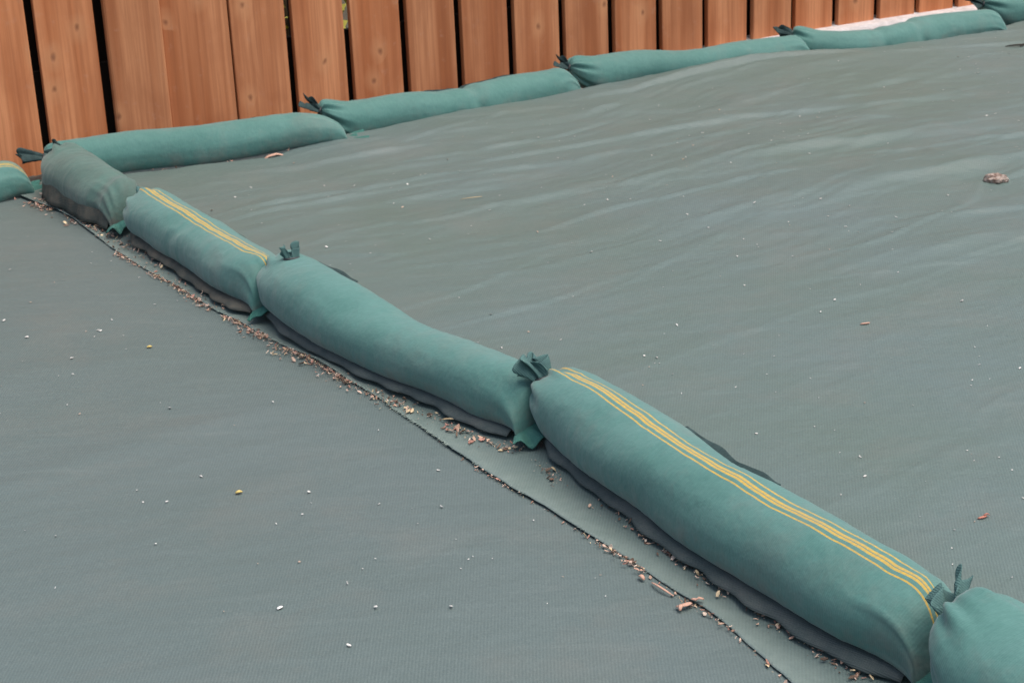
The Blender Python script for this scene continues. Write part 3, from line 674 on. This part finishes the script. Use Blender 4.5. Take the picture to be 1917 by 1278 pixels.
def on(x, y, lift=.0): return (x, y, float(zcover(np.array([x]), np.array([y]))[0]) + lift)
def single(name, label, cat, pieces, mat):
    """one thing made of bent tapered chips/rods: pieces of (points, width, thickness)"""
    V, F_ = [], []
    for pts, wd, th in pieces:
        pts = np.array(pts, float); n = len(pts); b0 = len(V); dt = np.gradient(pts, axis=0)
        for i in range(n):
            d = dt[i] / np.linalg.norm(dt[i]); sx = np.cross(d, (0, 0, 1)); sx /= np.linalg.norm(sx); u_ = np.cross(sx, d)
            k = (math.sin(math.pi * (i + .6) / (n + .2)))**.5
            for a in range(6):
                V.append(pts[i] + sx * math.cos(a * 1.047) * wd * k * .5 + u_ * math.sin(a * 1.047) * th * k * .5)
        for i in range(n - 1):
            for a in range(6): F_.append([b0 + i * 6 + a, b0 + i * 6 + (a + 1) % 6, b0 + (i + 1) * 6 + (a + 1) % 6, b0 + (i + 1) * 6 + a])
        F_.append([b0 + a for a in range(6)][::-1]); F_.append([b0 + (n - 1) * 6 + a for a in range(6)])
    return tag(mesh(name, np.array(V), F_, mat), label, cat)
def path(x, y, ang, ln, curve, n=7, lift=.003, arch=.004):
    out = []
    for i in range(n):
        q = i / (n - 1) - .5; a = ang + curve * q
        px, py = x + math.cos(a) * q * ln, y + math.sin(a) * q * ln
        o = on(px, py, lift + arch * (1 - 4 * q * q)); out.append(o)
    return out
TAN = plain('straw', (.50, .38, .22)); PINK = plain('pink_bark', (.50, .30, .22)); WHITE = plain('petal', (.74, .72, .68)); YEL = plain('dry_leaf', (.55, .42, .14)); BLK = plain('black_twig', (.03, .025, .02)); RED = plain('red_scale', (.42, .17, .12))
single('straw', 'thin pale curved straw lying alone on the right cover', 'straw', [(path(-.091, 4.591, .25, .07, .9, 9), .002, .002)], TAN)
single('twig', 'short black twig lying near the right picture edge behind the clod', 'twig', [(path(1.87, 6.25, .15, .09, .5), .008, .006), (path(1.89, 6.26, .9, .04, .3), .005, .005)], BLK)
single('bud_scale', 'small reddish bud scale on the cover right of the nearest striped bag', 'bud scale', [(path(.751, 2.548, .5, .020, .5, lift=.002, arch=.001), .006, .003), (path(.757, 2.551, .2, .012, .2, lift=.003), .003, .002)], RED)
single('bark_chip', 'small reddish chip alone on the right cover below the clod', 'bark chip', [(path(.754, 3.494, .2, .022, .4, lift=.002, arch=.001), .006, .003)], PINK)
single('dry_leaf', 'small yellow dry scrap lying on the left cover in front', 'dry leaf', [(path(-.491, 2.796, .4, .012, .2, lift=.002, arch=.002), .009, .004)], YEL)
single('dry_leaf', 'tiny yellow dry scrap lying on the left cover farther back', 'dry leaf', [(path(-.786, 3.563, .4, .011, .2, lift=.002, arch=.001), .008, .004)], YEL)
single('petal', 'white petal lying on the left cover near the bottom picture edge', 'petal', [(path(-.371, 2.364, .9, .011, .2, lift=.001, arch=.001), .007, .0015)], WHITE)
single('bark_flake', 'largest pinkish bark flake curled beside the cover edge in front', 'bark flake',
       [(path(.245, 2.330, .5, .030, 1.2, lift=.004, arch=.004), .011, .003), (path(.262, 2.342, -.5, .022, .8, lift=.006, arch=.003), .008, .003), (path(.236, 2.326, 1.5, .016, .3, lift=.004), .007, .003)], PINK)
single('bark_flake', 'long thin pinkish bark sliver against the cover edge in front', 'bark flake', [(path(.212, 2.388, -1.0, .055, .25, 9, lift=.003), .0045, .003), (path(.186, 2.428, -1.1, .014, .1, lift=.003), .008, .004)], PINK)
single('straw', 'flat tan straw under the hem of the middle plain bag', 'straw', [(path(-.118, 3.08, -.3, .05, .2, lift=.006), .006, .003)], TAN)
single('bark_flake', 'pale bark flake wedged under the lifted end of the fence bag', 'bark flake', [([(*ED(1.86, 4.87), .018), (*ED(1.885, 4.865), .03), (*ED(1.91, 4.865), .032), (*ED(1.94, 4.86), .022)], .018, .006)], PINK)
# clod
bm = bmesh.new(); bmesh.ops.create_icosphere(bm, subdivisions=4, radius=1)
for v_ in bm.verts:
    p = np.array(v_.co); q = .75 + .4 * float(vnoise(p[0] * 2 + 8, p[1] * 2 + p[2] * 1.7 + 4)) + .22 * float(vnoise(p[0] * 6 + 3, p[1] * 6 + p[2] * 5)) + .10 * float(vnoise(p[0] * 15 + 3, p[1] * 15 + p[2] * 12))
    v_.co = Vector((p[0] * .030 * q + (.004 if p[0] > 0 else 0), p[1] * .020 * q, max(p[2], -.35) * .015 * q))
me = bpy.data.meshes.new('soil_clod'); bm.to_mesh(me); bm.free(); me.materials.append(MAT_CLOD)
me.polygons.foreach_set('use_smooth', [True] * len(me.polygons))
o = bpy.data.objects.new('soil_clod', me); COL.objects.link(o); o.location = on(1.32, 4.55, .003); tag(o, 'crumbly pinkish soil clod alone on the right cover', 'clod')
